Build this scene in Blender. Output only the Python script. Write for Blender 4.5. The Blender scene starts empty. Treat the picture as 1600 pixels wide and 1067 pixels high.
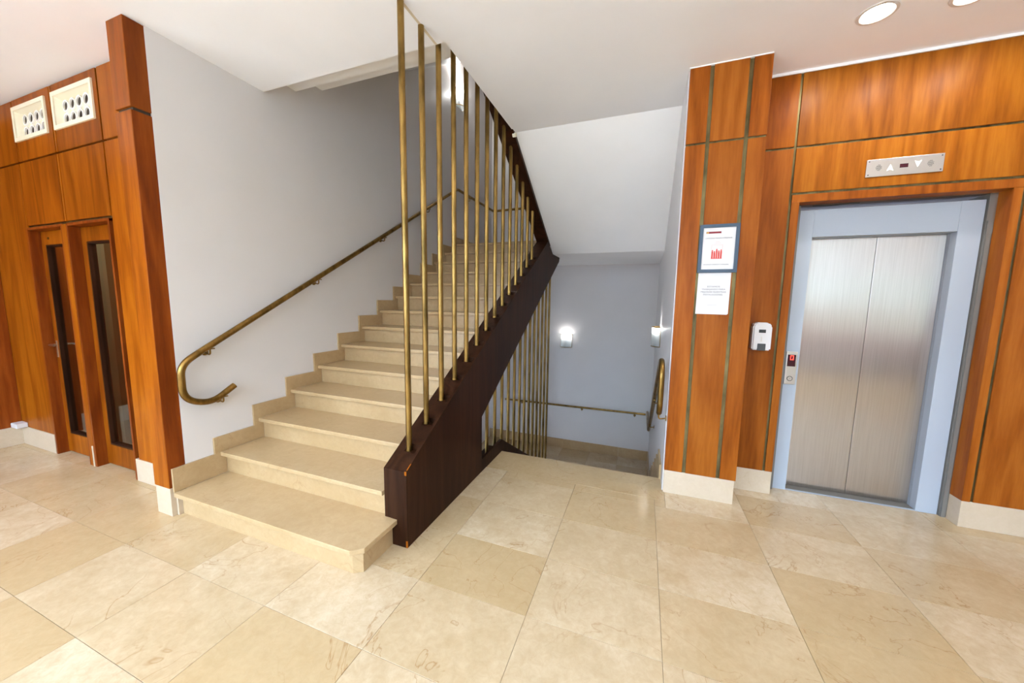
import bpy, bmesh, math, random
from mathutils import Vector, Matrix
random.seed(7)
S = bpy.context.scene
COL = S.collection

# ------------------------------------------------------------------ camera
CAMPOS = Vector((2.9105, -1.3213, 1.4909))
YAW, PITCH, ROLL, FPX = math.radians(20.339), math.radians(-6.55), math.radians(0.806), 552.4
fw = Vector((-math.sin(YAW)*math.cos(PITCH), math.cos(YAW)*math.cos(PITCH), math.sin(PITCH)))
rt = Vector((math.cos(YAW), math.sin(YAW), 0)); up = rt.cross(fw)
r2 = rt*math.cos(ROLL) + up*math.sin(ROLL); u2 = up*math.cos(ROLL) - rt*math.sin(ROLL)
cam = bpy.data.cameras.new('camera'); camo = bpy.data.objects.new('camera', cam); COL.objects.link(camo)
m = Matrix.Identity(4)
for i in range(3):
    m[i][0] = r2[i]; m[i][1] = u2[i]; m[i][2] = -fw[i]; m[i][3] = CAMPOS[i]
camo.matrix_world = m
cam.sensor_fit = 'HORIZONTAL'; cam.sensor_width = 36; cam.lens = FPX/1600*36; cam.clip_start = .02
S.camera = camo

# ------------------------------------------------------------------ world, exposure
W = bpy.data.worlds.new('sky'); S.world = W; W.use_nodes = True
bg = W.node_tree.nodes['Background']; bg.inputs[0].default_value = (.76, .94, 1.24, 1); bg.inputs[1].default_value = 9.5
sun = bpy.data.lights.new('sun', 'SUN'); sun.energy = 9; sun.angle = .02; sun.color = (1, .99, 1)
suno = bpy.data.objects.new('sun', sun); COL.objects.link(suno); suno.location = (0, -20, 30)
suno.rotation_euler = Vector((-.12, .44, -.9)).to_track_quat('-Z', 'Y').to_euler()
S.view_settings.view_transform = 'Standard'; S.view_settings.look = 'None'
S.view_settings.exposure = 0.98; S.view_settings.gamma = 1; S.view_settings.use_curve_mapping = False
S.cycles.max_bounces = 10; S.cycles.diffuse_bounces = 6; S.cycles.glossy_bounces = 4
S.cycles.transparent_max_bounces = 12; S.cycles.caustics_reflective = False; S.cycles.caustics_refractive = False
S.cycles.sample_clamp_indirect = 6; S.cycles.use_denoising = True
DOWN_W, SCONCE_W = 2.8, 2.1

# ------------------------------------------------------------------ key dimensions
R = .17; T = .2915; T1 = .2943; SL = R/T
ZC = 3.1135; HB = .185; ZG = 2.605
XL, XRS = 1.490, 1.651; XB = 1.5728
XW = -.015; XR = 3.118; YBK = 5.30; YW = 1.8236; ZLOW = -1.36; ZLAND = 14*R
YE, YP = 1.870, 1.5913; YD = .182; XC = -2.86
YN, XE = -3.6, 9.0       # entrance side and far right end of the lobby
def nose(k): return 0 if k == 1 else T1 + (k-2)*T

# ------------------------------------------------------------------ materials
def mat(name):
    m = bpy.data.materials.new(name); m.use_nodes = True
    return m, m.node_tree, m.node_tree.nodes['Principled BSDF']
def N(nt, t, **kw):
    n = nt.nodes.new(t)
    for k, v in kw.items(): setattr(n, k, v)
    return n
def plain(name, col, rough=.5, metal=0, spec=.5, coat=0):
    m, nt, b = mat(name)
    b.inputs['Base Color'].default_value = (*col, 1); b.inputs['Roughness'].default_value = rough
    b.inputs['Metallic'].default_value = metal; b.inputs['Specular IOR Level'].default_value = spec
    b.inputs['Coat Weight'].default_value = coat
    return m
def mathn(nt, op, a, b=None):
    n = N(nt, 'ShaderNodeMath', operation=op)
    for i, v in enumerate((a, b)):
        if v is None: continue
        if isinstance(v, (int, float)): n.inputs[i].default_value = v
        else: nt.links.new(v, n.inputs[i])
    return n.outputs[0]
def coords(nt, scale, rnd=True):
    tc = N(nt, 'ShaderNodeTexCoord'); mp = N(nt, 'ShaderNodeMapping')
    mp.inputs['Scale'].default_value = scale
    if rnd:
        oi = N(nt, 'ShaderNodeObjectInfo'); c = N(nt, 'ShaderNodeCombineXYZ')
        nt.links.new(mathn(nt, 'MULTIPLY', oi.outputs['Random'], 57.), c.inputs[0])
        nt.links.new(mathn(nt, 'MULTIPLY', oi.outputs['Random'], 31.), c.inputs[1])
        nt.links.new(mathn(nt, 'MULTIPLY', oi.outputs['Random'], 83.), c.inputs[2])
        ad = N(nt, 'ShaderNodeVectorMath', operation='ADD')
        nt.links.new(tc.outputs['Object'], ad.inputs[0]); nt.links.new(c.outputs[0], ad.inputs[1])
        nt.links.new(ad.outputs[0], mp.inputs[0])
    else: nt.links.new(tc.outputs['Object'], mp.inputs[0])
    return mp.outputs[0]
def noise(nt, vec, scale, detail=4, rough=.5, dist=0):
    n = N(nt, 'ShaderNodeTexNoise'); nt.links.new(vec, n.inputs['Vector'])
    n.inputs['Scale'].default_value = scale; n.inputs['Detail'].default_value = detail
    n.inputs['Roughness'].default_value = rough; n.inputs['Distortion'].default_value = dist
    return n.outputs[0]
def ramp(nt, fac, stops):
    n = N(nt, 'ShaderNodeValToRGB'); nt.links.new(fac, n.inputs[0])
    e = n.color_ramp.elements
    while len(e) < len(stops): e.new(.5)
    for q, (p, c) in zip(e, stops): q.position = p; q.color = (*c, 1)
    return n.outputs[0]
def mix(nt, fac, a, b, mode='MIX'):
    n = N(nt, 'ShaderNodeMix', data_type='RGBA', blend_type=mode)
    for i, v in ((0, fac), (6, a), (7, b)):
        if isinstance(v, (int, float)): n.inputs[i].default_value = v
        elif isinstance(v, tuple): n.inputs[i].default_value = (*v, 1)
        else: nt.links.new(v, n.inputs[i])
    return n.outputs[2]
def bump(nt, b, h, strength=.1, dist=.01):
    n = N(nt, 'ShaderNodeBump'); n.inputs['Strength'].default_value = strength; n.inputs['Distance'].default_value = dist
    nt.links.new(h, n.inputs['Height']); nt.links.new(n.outputs[0], b.inputs['Normal'])

def wood(name, dark, mid, light, rough=.40, coat=.05, axis='z', spec=.10):
    m, nt, b = mat(name)
    sc = {'z': (1, 1, .085), 'x': (.13, 1, 1), 'y': (1, .13, 1)}[axis]
    v = coords(nt, sc)
    n1 = noise(nt, v, 2.6, 2, .5, .3)
    rings = mathn(nt, 'SINE', mathn(nt, 'MULTIPLY', n1, 62.))
    rings = mathn(nt, 'ADD', mathn(nt, 'MULTIPLY', rings, .5), .5)
    fine = noise(nt, v, 55., 3, .6)
    broad = noise(nt, v, 1.7, 2, .5)
    f = mathn(nt, 'ADD', mathn(nt, 'MULTIPLY', rings, .17), mathn(nt, 'ADD', mathn(nt, 'MULTIPLY', fine, .38), mathn(nt, 'MULTIPLY', broad, .55)))
    c = ramp(nt, f, [(.30, dark), (.52, mid), (.78, light)])
    oi = N(nt, 'ShaderNodeObjectInfo')
    hv = N(nt, 'ShaderNodeHueSaturation'); nt.links.new(c, hv.inputs['Color'])
    nt.links.new(mathn(nt, 'ADD', mathn(nt, 'MULTIPLY', oi.outputs['Random'], .22), .89), hv.inputs['Value'])
    nt.links.new(hv.outputs[0], b.inputs['Base Color'])
    b.inputs['Roughness'].default_value = rough; b.inputs['Coat Weight'].default_value = coat; b.inputs['Coat Roughness'].default_value = .30; b.inputs['Specular IOR Level'].default_value = spec
    bump(nt, b, fine, .06, .004)
    return m
M = {}
M['wood'] = wood('cherry_wood', (.145, .031, .001), (.25, .060, .002), (.37, .108, .005))
M['wood_lift'] = wood('orange_cherry_wood', (.15, .033, .003), (.265, .068, .006), (.38, .118, .014))
M['wood_head'] = wood('golden_cherry_wood', (.145, .037, .002), (.25, .072, .004), (.36, .125, .010))
M['wood_red'] = wood('red_cherry_wood', (.11, .020, .003), (.19, .038, .004), (.28, .068, .009))
M['darkwood'] = wood('wenge_wood', (.013, .0045, .0018), (.027, .0095, .004), (.045, .017, .0075), rough=.45, coat=.02, spec=.08)

def marble(name, lo, hi, rnd=1., veins=.55, rough=.2, cl=.7):
    m, nt, b = mat(name)
    v = coords(nt, (1, 1, 1))
    oi = N(nt, 'ShaderNodeObjectInfo')
    base = mix(nt, mathn(nt, 'MULTIPLY', oi.outputs['Random'], rnd), hi, lo)
    cloud = noise(nt, v, 2.4, 8, .68, .3)
    c = mix(nt, ramp(nt, cloud, [(.30, (0, 0, 0)), (.80, (cl,)*3)]), base, tuple(x*.80*q for x, q in zip(lo, (1, .95, .83))))
    n2 = noise(nt, v, 3.0, 5, .5, .9)
    vein = mathn(nt, 'ABSOLUTE', mathn(nt, 'SUBTRACT', n2, .5))
    vm = ramp(nt, vein, [(0, (1, 1, 1)), (.003, (.5, .5, .5)), (.008, (0, 0, 0))])
    gate = ramp(nt, noise(nt, v, 1.6, 2), [(.42, (0, 0, 0)), (.58, (1, 1, 1))])
    fm = noise(nt, v, 26., 6, .75, .6)
    c = mix(nt, ramp(nt, fm, [(.35, (0, 0, 0)), (.75, (.55*cl,)*3)]), c, tuple(x*.72*q for x, q in zip(lo, (1, .9, .75))))
    c = mix(nt, mathn(nt, 'MULTIPLY', mathn(nt, 'MULTIPLY', vm, gate), veins), c, (.34, .20, .085))
    speck = ramp(nt, noise(nt, v, 38., 3, .7), [(.70, (0, 0, 0)), (.76, (1, 1, 1))])
    g2 = ramp(nt, noise(nt, v, 2.3, 1), [(.60, (0, 0, 0)), (.7, (1, 1, 1))])
    c = mix(nt, mathn(nt, 'MULTIPLY', mathn(nt, 'MULTIPLY', speck, g2), .35), c, (.13, .10, .07))
    nt.links.new(c, b.inputs['Base Color'])
    b.inputs['Roughness'].default_value = rough
    return m
M['tile'] = marble('floor_marble', (.51, .375, .21), (.66, .545, .39), veins=.85, cl=.85)
M['stair'] = marble('stair_marble', (.49, .345, .185), (.525, .385, .22), veins=.6, rough=.30, cl=.9)
M['base'] = marble('skirting_marble', (.57, .465, .345), (.61, .51, .39), veins=.25, rough=.31, cl=.5)
M['grout'] = plain('grout', (.16, .11, .06), .8)

def paint(name, col, rough=.6, bs=.05):
    m, nt, b = mat(name); v = coords(nt, (1, 1, 1), False)
    n = noise(nt, v, 2., 4)
    c = ramp(nt, n, [(.3, tuple(x*.96 for x in col)), (.7, col)])
    nt.links.new(c, b.inputs['Base Color']); b.inputs['Roughness'].default_value = rough
    bump(nt, b, noise(nt, v, 40., 3), bs, .004)
    return m
M['grey'] = paint('grey_satin_paint', (.70, .675, .665), .42)
M['white'] = paint('white_ceiling_paint', (.87, .865, .885), .7)
M['soffit'] = paint('white_soffit_paint', (.92, .915, .91), .7)
M['cream'] = plain('cream_plastic', (.80, .74, .56), .45)
M['creamwhite'] = plain('white_cornice', (.82, .82, .82), .5)
def brass(name, col, rough):
    m, nt, b = mat(name); v = coords(nt, (1, 1, .25))
    n = noise(nt, v, 14., 4, .6)
    nt.links.new(ramp(nt, n, [(.30, tuple(x*.32 for x in col)), (.66, col)]), b.inputs['Base Color'])
    b.inputs['Metallic'].default_value = 1
    b.inputs['Roughness'].default_value = rough
    return m
M['brass'] = brass('aged_brass', (.38, .235, .070), .32)
M['brassrail'] = brass('dark_brass', (.36, .215, .06), .33)
M['brassstrip'] = brass('dull_brass', (.21, .165, .075), .45)
M['groove'] = plain('dark_groove', (.035, .022, .012), .7)
m, nt, b = mat('brushed_steel'); v = coords(nt, (60, 60, .8), False)
n = noise(nt, v, 4., 3)
nt.links.new(ramp(nt, n, [(.3, (.50, .44, .385)), (.7, (.57, .51, .455))]), b.inputs['Base Color'])
b.inputs['Metallic'].default_value = 1; b.inputs['Roughness'].default_value = .28
b.inputs['Anisotropic'].default_value = .95
tg = N(nt, 'ShaderNodeTangent', direction_type='RADIAL', axis='Z'); nt.links.new(tg.outputs[0], b.inputs['Tangent'])
M['steel'] = m
M['plate'] = plain('satin_steel_plate', (.62, .58, .54), .33, 1)
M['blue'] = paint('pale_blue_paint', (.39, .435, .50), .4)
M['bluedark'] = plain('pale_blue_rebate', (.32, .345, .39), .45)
M['greyseal'] = plain('grey_wall_strip', (.17, .158, .14), .6)
M['pinkgrey'] = plain('shadowed_lintel', (.17, .135, .125), .7)  # mauve strip over the lift, darkened for the shadow it lies in
M['shadow_line_beige'] = plain('beige_shadow_line', (.62, .52, .38), .7)
M['black'] = plain('black_plastic', (.02, .022, .024), .35)
M['darkgrey'] = plain('dark_grey_plastic', (.05, .055, .06), .4)
M['plastic'] = plain('white_plastic', (.66, .65, .65), .35)
M['paper'] = plain('white_paper', (.70, .70, .72), .7)
M['navy'] = plain('navy_frame', (.035, .065, .105), .4)
M['ink'] = plain('grey_ink', (.16, .16, .18), .8)
M['inkpale'] = plain('pale_grey_ink', (.42, .42, .44), .8)
M['redink'] = plain('red_ink', (.62, .07, .055), .8)
M['pinkink'] = plain('pink_ink', (.80, .50, .48), .8)
M['maroon'] = plain('maroon_ink', (.25, .03, .045), .8)
M['gold'] = plain('gold_ink', (.55, .33, .08), .8)
M['display'] = plain('dark_red_display', (.045, .004, .010), .25)
M['white_enamel'] = plain('white_enamel', (.85, .84, .83), .4)
M['ring'] = plain('lamp_ring', (.62, .58, .55), .5)
M['nickel'] = plain('nickel', (.62, .54, .42), .28, 1)
def emit(name, col, s):
    m, nt, b = mat(name); m.cycles.emission_sampling = 'NONE'
    b.inputs['Base Color'].default_value = (*col, 1); b.inputs['Emission Color'].default_value = (*col, 1); b.inputs['Emission Strength'].default_value = s
    return m
M['lamp'] = emit('lamp_diffuser', (1, .97, .93), 9.)
M['arrow'] = emit('lit_white_arrow', (1, 1, 1), .55)
M['digit'] = emit('red_led', (1, .05, .03), 1.6)
M['sconceglow'] = emit('cool_lamp_tube', (.85, .95, 1), 1.2)
def glassmat(name, tint, refl=.09, rough=.02):
    m, nt, b = mat(name); nt.nodes.remove(b)
    out = nt.nodes['Material Output']
    t = N(nt, 'ShaderNodeBsdfTransparent'); t.inputs[0].default_value = (*tint, 1)
    g = N(nt, 'ShaderNodeBsdfGlossy'); g.inputs['Roughness'].default_value = rough; g.inputs[0].default_value = (.9, .9, .9, 1)
    f = N(nt, 'ShaderNodeFresnel'); f.inputs[0].default_value = 1.5
    mx = N(nt, 'ShaderNodeMixShader')
    gm = N(nt, 'ShaderNodeNewGeometry')
    nt.links.new(mathn(nt, 'MULTIPLY', mathn(nt, 'ADD', f.outputs[0], refl-.04), mathn(nt, 'SUBTRACT', 1., gm.outputs['Backfacing'])), mx.inputs[0])
    nt.links.new(t.outputs[0], mx.inputs[1]); nt.links.new(g.outputs[0], mx.inputs[2]); nt.links.new(mx.outputs[0], out.inputs[0])
    return m
M['glass'] = glassmat('door_glass', (.88, .86, .80))
M['pane'] = glassmat('window_glass', (.97, .99, .98), .05)
m, nt, b = mat('ribbed_glass'); nt.nodes.remove(b)
t = N(nt, 'ShaderNodeBsdfTransparent'); t.inputs[0].default_value = (.86, .90, .90, 1)
d = N(nt, 'ShaderNodeBsdfTranslucent'); d.inputs[0].default_value = (.9, .95, .97, 1)
mx = N(nt, 'ShaderNodeMixShader'); mx.inputs[0].default_value = .32
nt.links.new(t.outputs[0], mx.inputs[1]); nt.links.new(d.outputs[0], mx.inputs[2]); nt.links.new(mx.outputs[0], nt.nodes['Material Output'].inputs[0])
M['ribbed'] = m
M['curtain'] = plain('olive_curtain', (.20, .20, .125), .8)
M['leaf'] = plain('leaf_green', (.050, .070, .016), .7)
M['bark'] = plain('bark', (.12, .08, .05), .9)
M['paving'] = plain('paving', (.62, .60, .57), .8)
M['brick'] = plain('red_brown_wall', (.20, .09, .07), .8)

# ------------------------------------------------------------------ builders
def link(name, me, mt, parent=None, loc=None):
    o = bpy.data.objects.new(name, me); COL.objects.link(o)
    if mt is not None:
        me.materials.clear(); me.materials.append(M[mt] if isinstance(mt, str) else mt)
    if loc is not None: o.location = loc
    if parent is not None: o.parent = parent
    return o
def fin(bm, name, mt, parent=None, smooth=False, center=True):
    """bmesh in world coordinates -> one object with its origin at its middle; the parents never move"""
    bmesh.ops.recalc_face_normals(bm, faces=bm.faces)
    c = Vector((0, 0, 0))
    if center and len(bm.verts):
        lo = [min(v.co[i] for v in bm.verts) for i in range(3)]; hi = [max(v.co[i] for v in bm.verts) for i in range(3)]
        c = Vector([(a+b)/2 for a, b in zip(lo, hi)])
        bmesh.ops.translate(bm, verts=bm.verts, vec=-c)
    me = bpy.data.meshes.new(name); bm.to_mesh(me); bm.free()
    if smooth:
        for p in me.polygons: p.use_smooth = True
        try: me.set_sharp_from_angle(angle=math.radians(35))
        except Exception: pass
    o = link(name, me, mt)
    o.location = c
    if parent is not None:
        o.parent = parent
        o.location = c - wloc(parent)
    return o
def wloc(o):
    p = Vector(o.location)
    while o.parent: o = o.parent; p = p + Vector(o.location)
    return p
def bbox(bm, x0, x1, y0, y1, z0, z1, bev=0):
    vs = [bm.verts.new((x, y, z)) for x in (x0, x1) for y in (y0, y1) for z in (z0, z1)]
    fs = [bm.faces.new([vs[i] for i in q]) for q in ((0, 1, 3, 2), (4, 6, 7, 5), (0, 4, 5, 1), (2, 3, 7, 6), (0, 2, 6, 4), (1, 5, 7, 3))]
    if bev:
        es = list({e for f in fs for e in f.edges})
        bmesh.ops.bevel(bm, geom=es, offset=bev, segments=2, affect='EDGES', profile=.6)
def box(name, x0, x1, y0, y1, z0, z1, mt, parent=None, bev=0):
    bm = bmesh.new(); bbox(bm, x0, x1, y0, y1, z0, z1, bev); return fin(bm, name, mt, parent)
def bprism(bm, pts, a0, a1, axis='x'):
    """polygon pts in the two other axes (cyclic order: x->(y,z), y->(x,z), z->(x,y)) extruded from a0 to a1"""
    def P(p, a): return (a, p[0], p[1]) if axis == 'x' else ((p[0], a, p[1]) if axis == 'y' else (p[0], p[1], a))
    A = [bm.verts.new(P(p, a0)) for p in pts]; B = [bm.verts.new(P(p, a1)) for p in pts]
    bm.faces.new(A); bm.faces.new(B[::-1])
    for i in range(len(pts)): bm.faces.new((A[i], A[(i+1) % len(pts)], B[(i+1) % len(pts)], B[i]))
def prism(name, pts, a0, a1, axis, mt, parent=None, bev=0):
    bm = bmesh.new(); bprism(bm, pts, a0, a1, axis)
    if bev: bmesh.ops.bevel(bm, geom=list(bm.edges), offset=bev, segments=2, affect='EDGES', profile=.6)
    return fin(bm, name, mt, parent)
def btube(bm, pts, r, seg=14, cap=True):
    pts = [Vector(p) for p in pts]; rings = []
    t0 = (pts[1]-pts[0]).normalized(); nrm = t0.orthogonal().normalized()
    for i, p in enumerate(pts):
        t = (pts[min(i+1, len(pts)-1)] - pts[max(i-1, 0)]).normalized()
        nrm = (nrm - t*nrm.dot(t)).normalized(); bi = t.cross(nrm)
        rings.append([bm.verts.new(p + (nrm*math.cos(a) + bi*math.sin(a))*r) for a in [2*math.pi*k/seg for k in range(seg)]])
    for A, B in zip(rings, rings[1:]):
        for k in range(seg): bm.faces.new((A[k], A[(k+1) % seg], B[(k+1) % seg], B[k]))
    if cap: bm.faces.new(rings[0][::-1]); bm.faces.new(rings[-1])
def tube(name, pts, r, mt, parent=None, seg=14):
    bm = bmesh.new(); btube(bm, pts, r, seg); return fin(bm, name, mt, parent, True)
def bcyl(bm, p0, p1, r, seg=24, r1=None):
    p0, p1 = Vector(p0), Vector(p1); t = (p1-p0).normalized(); n = t.orthogonal().normalized(); bi = t.cross(n)
    rs = [(p0, r), (p1, r if r1 is None else r1)]
    rings = [[bm.verts.new(p + (n*math.cos(a)+bi*math.sin(a))*rr) for a in [2*math.pi*k/seg for k in range(seg)]] for p, rr in rs]
    for k in range(seg): bm.faces.new((rings[0][k], rings[0][(k+1) % seg], rings[1][(k+1) % seg], rings[1][k]))
    bm.faces.new(rings[0][::-1]); bm.faces.new(rings[1])
def cyl(name, p0, p1, r, mt, parent=None, seg=24, r1=None):
    bm = bmesh.new(); bcyl(bm, p0, p1, r, seg, r1); return fin(bm, name, mt, parent, True)
def roundpath(pts, rad, n=8):
    """polyline with rounded corners"""
    pts = [Vector(p) for p in pts]; out = [pts[0]]
    for a, b, c in zip(pts, pts[1:], pts[2:]):
        d0 = (a-b); d1 = (c-b); rr = min(rad, d0.length*.49, d1.length*.49)
        p0 = b + d0.normalized()*rr; p1 = b + d1.normalized()*rr
        for k in range(n+1):
            s = k/n; out.append(p0*(1-s)**2 + b*2*s*(1-s) + p1*s*s)
    out.append(pts[-1]); return out
def thing(name, label, cat, loc=(0, 0, 0), group=None):
    o = bpy.data.objects.new(name, None); COL.objects.link(o); o.location = loc; o.empty_display_size = .1
    o['label'] = label; o['category'] = cat
    if group: o['group'] = group
    return o
def tag(o, label, cat=None, group=None, kind=None):
    o['label'] = label
    if cat: o['category'] = cat
    if group: o['group'] = group
    if kind: o['kind'] = kind
    return o
def struct(o, label, cat): return tag(o, label, cat, kind='structure')
def sroot(name, label, cat, loc=(0, 0, 0)): return struct(thing(name, label, cat, loc), label, cat)
def text(name, body, size, loc, mt, parent, width=None, rx=math.pi/2, rz=0):
    cu = bpy.data.curves.new('t', 'FONT'); cu.body = body; cu.size = size; cu.align_x = 'CENTER'; cu.align_y = 'CENTER'
    cu.space_line = .95; cu.extrude = .0004
    o = bpy.data.objects.new('t', cu); COL.objects.link(o)
    bpy.context.view_layer.update()
    dg = bpy.context.evaluated_depsgraph_get(); me = bpy.data.meshes.new_from_object(o.evaluated_get(dg))
    bpy.data.objects.remove(o); bpy.data.curves.remove(cu)
    if width:
        xs = [v.co.x for v in me.vertices]; s = width/(max(xs)-min(xs))
        for v in me.vertices: v.co.x *= s
    me.transform(Matrix.Rotation(rz, 4, 'Z') @ Matrix.Rotation(rx, 4, 'X'))
    o = link(name, me, mt); o.location = loc
    if parent: o.parent = parent; o.location = Vector(loc) - wloc(parent)
    return o

# ================================================================== SETTING
# ---------------- floor
floor = sroot('floor', 'polished beige marble tile floor of the lobby', 'floor')
box('floor_bed', XC-.3, XE+.3, YN-.3, .30, -.30, -.004, 'grout', floor)
box('floor_bed', XC-.3, .0, .30, .40, -.30, -.004, 'grout', floor)
box('floor_bed', XL, 3.135, .30, 1.80, -.30, -.004, 'grout', floor)
box('floor_bed', 3.135, XE+.3, .30, 2.05, -.30, -.004, 'grout', floor)
GX, GY, PX, PY = 3.0600, 1.3620, .6017, .4080
J = .0009
tcache = {}
def tile(x0, x1, y0, y1):
    w, d = round(x1-x0, 4), round(y1-y0, 4)
    if w < .03 or d < .02: return
    if (w, d) not in tcache:
        bm = bmesh.new(); bbox(bm, -w/2+J, w/2-J, -d/2+J, d/2-J, -.010, 0, 0)
        es = [e for e in bm.edges if all(v.co.z > -.001 for v in e.verts)]
        bmesh.ops.bevel(bm, geom=es, offset=.0006, segments=1, affect='EDGES')
        bmesh.ops.recalc_face_normals(bm, faces=bm.faces)
        me = bpy.data.meshes.new('tile'); bm.to_mesh(me); bm.free(); me.materials.append(M['tile']); tcache[(w, d)] = me
    o = bpy.data.objects.new('tile', tcache[(w, d)]); COL.objects.link(o); o.parent = floor; o.location = ((x0+x1)/2, (y0+y1)/2, 0)
for i in range(-10, 10):
    for j in range(-15, 3):
        x0, x1 = GX+i*PX, GX+(i+1)*PX; y0, y1 = GY+j*PY, GY+(j+1)*PY
        x0, x1 = max(x0, XC), min(x1, XE); y0, y1 = max(y0, YN), y1
        if x1 <= x0: continue
        if x1 <= 1.3:
            if x1 < .2 and y0 < .30: tile(x0, x1, y0, min(y1, .30))
            elif y0 < .05: tile(x0, x1, y0, min(y1, .30))
        elif x1 <= 3.1: 
            if x0 < 1.4 and y0 > .36: x0 = XL+.02
            tile(x0, x1, y0, min(y1, 1.455))
        elif x0 < 3.1 and y1 > 1.5:
            if y0 < 1.45: tile(x0, 3.135, y0, 1.455)
            tile(3.135, x1, y0, min(y1, 2.04))
        else: tile(x0, x1, y0, min(y1, 2.04))
# slab that makes the lip of the stairs going down
lip = box('edge_slab', XRS+.001, 3.134, 1.456, YW, -.035, .0005, 'tile', floor, .002)
lip['label'] = 'long marble slab along the edge of the descending stairs'

# ---------------- lobby ceiling with the stairwell opening
cl = sroot('ceiling', 'white plaster lobby ceiling with a stairwell opening', 'ceiling')
bm = bmesh.new()
bbox(bm, XC-.2, XE+.2, YN-.2, .811, ZC, 3.55)
fin(bm, 'ceiling_slab', 'white', cl)
box('ceiling_slab', 1.640, XE+.2, .811, 2.09, ZC, 3.55, 'white', cl)
box('ceiling_slab', XC-.2, XW-.2, .811, 2.2, ZC, 3.55, 'white', cl)
# flat strip along the first balusters, coloured as the shadow line of a groove
box('groove_shadow_line', XB-.006, XB+.010, .40, .811, ZC-.0015, ZC+.001, 'shadow_line_beige', cl)
# stepped then sloping underside of the flight above
so = sroot('ceiling_stair_soffit', 'beige stepped underside of the next flight above the stairs', 'ceiling')
ys = [.811, 1.097, 1.372]; zs = [3.265, 3.415]
box('soffit_step', XW, 1.640, .70, 1.097, 3.265, 3.80, 'white', so)
box('soffit_step', XW, 1.640, 1.0971, 1.372, 3.415, 3.95, 'white', so)
prism('soffit_slope', [(1.3721, 3.48), (5.32, 3.48+.650*3.948), (5.32, 6.5), (1.3721, 6.5)], XW, 1.640, 'x', 'grey', so)
# soffit of the flight that turns back over the descending stairs
s2 = sroot('ceiling_flight_soffit', 'white sloping underside of the return flight over the descending stairs', 'ceiling')
prism('sloping_soffit', [(2.09, ZC), (3.72, 2.16), (5.35, 2.16), (5.35, 2.36), (3.72, 2.36), (2.09, 3.50)], XRS+.0, XR+.02, 'x', 'soffit', s2)
box('landing_slab', XW-.05, XRS-.001, 3.91, 5.35, 2.16, 2.36, 'soffit', s2)
box('upper_void_ceiling', 1.641, XR+.05, 1.6, 5.35, 6.2, 6.4, 'white', s2)
box('upper_void_front', 1.64, XR+.05, 1.3, 1.6, 3.55, 6.3, 'white', s2)

# ---------------- plaster walls
wl = struct(box('wall_left', XW-.18, XW, .086, YBK+.1, -3.0, 6.3, 'grey'), 'grey painted wall beside the rising stairs', 'wall')
wb = struct(box('wall_back', XW-.1, XR+.1, YBK, YBK+.15, -3.0, 6.3, 'grey'), 'grey wall at the back of the stair landings', 'wall')
wr = struct(box('wall_right', XR, XR+.17, YP+.03, YBK+.1, -3.0, 6.3, 'grey'), 'grey wall on the right of the descending stairs', 'wall')
sh = struct(box('wall_under_lobby', XW, XR, .5, .6, -3.0, -.31, 'grey'), 'grey wall closing the lower stairwell under the lobby', 'wall')
bs = struct(box('floor_basement', XW-.1, XR+.1, .5, 5.4, -3.1, -2.95, 'grey'), 'dark floor far down the stairwell', 'floor')

# ---------------- wooden wall with the two doors (left)
wd = sroot('wall_doors', 'cherry wood panelled wall with two glazed doors', 'wall', (-1.5, YD, 0))
box('wall_core', XC-.2, -2.205, YD+.024, YD+.10, 0, ZC, 'groove', wd)
box('wall_core', -2.205, -.19, YD+.024, YD+.10, 2.085, ZC, 'groove', wd)
box('wall_core', -.862, -.10, YD+.024, YD+.10, 0, 2.09, 'groove', wd)
g = .007
def wp(x0, x1, z0, z1, mt='wood', t=.022): return box('panel', x0, x1, YD, YD+t, z0, z1, mt, wd, .002)
wp(XC, -2.182, HB, ZG-g); wp(XC, -2.182, ZG+g, 3.098)
wp(-2.168, -1.535, 2.082, ZG-g); wp(-2.168, -1.535, ZG+g, 3.098)
wp(-1.525, -1.500, 2.082, ZG-g); wp(-1.525, -1.500, ZG+g, 3.098)
wp(-1.490, -.842, 2.082, ZG-g); wp(-1.490, -.842, ZG+g, 3.098)
wp(-.826, -.15, HB, ZG-g); wp(-.826, -.15, ZG+g, 3.098)
box('brass_strip', -2.19, -.83, YD+.012, YD+.020, 2.068, 2.084, 'brassstrip', wd)
box('skirting', XC, -2.205, YD-.006, YD+.02, .0005, HB, 'base', wd, .002)
box('skirting', -.865, -.15, YD-.006, YD+.02, .0005, HB, 'base', wd, .002)
# wall that comes forward at the far left
ws = sroot('wall_side', 'dark red wooden side wall at the far left of the lobby', 'wall', (XC, -1, 0))
box('wall_core', XC-.2, XC-.02, YN, YD+.1, 0, ZC, 'groove', ws)
for k, (y0, y1) in enumerate(((-.62, YD), (-1.43, -.63), (-2.24, -1.44), (-3.05, -2.25), (YN, -3.06))):
    box('panel', XC-.022, XC, y0, y1, HB, ZG-g, 'wood_red', ws, .002); box('panel', XC-.022, XC, y0, y1, ZG+g, ZC, 'wood_red', ws, .002)
    box('skirting', XC-.022, XC+.006, y0+.001 if k else -.18, y1-.001, .0005, HB, 'base', ws, .002)
box('skirting', XC-.022, XC+.006, -.619, -.182, .0005, HB, 'base', ws, .002)

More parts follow.
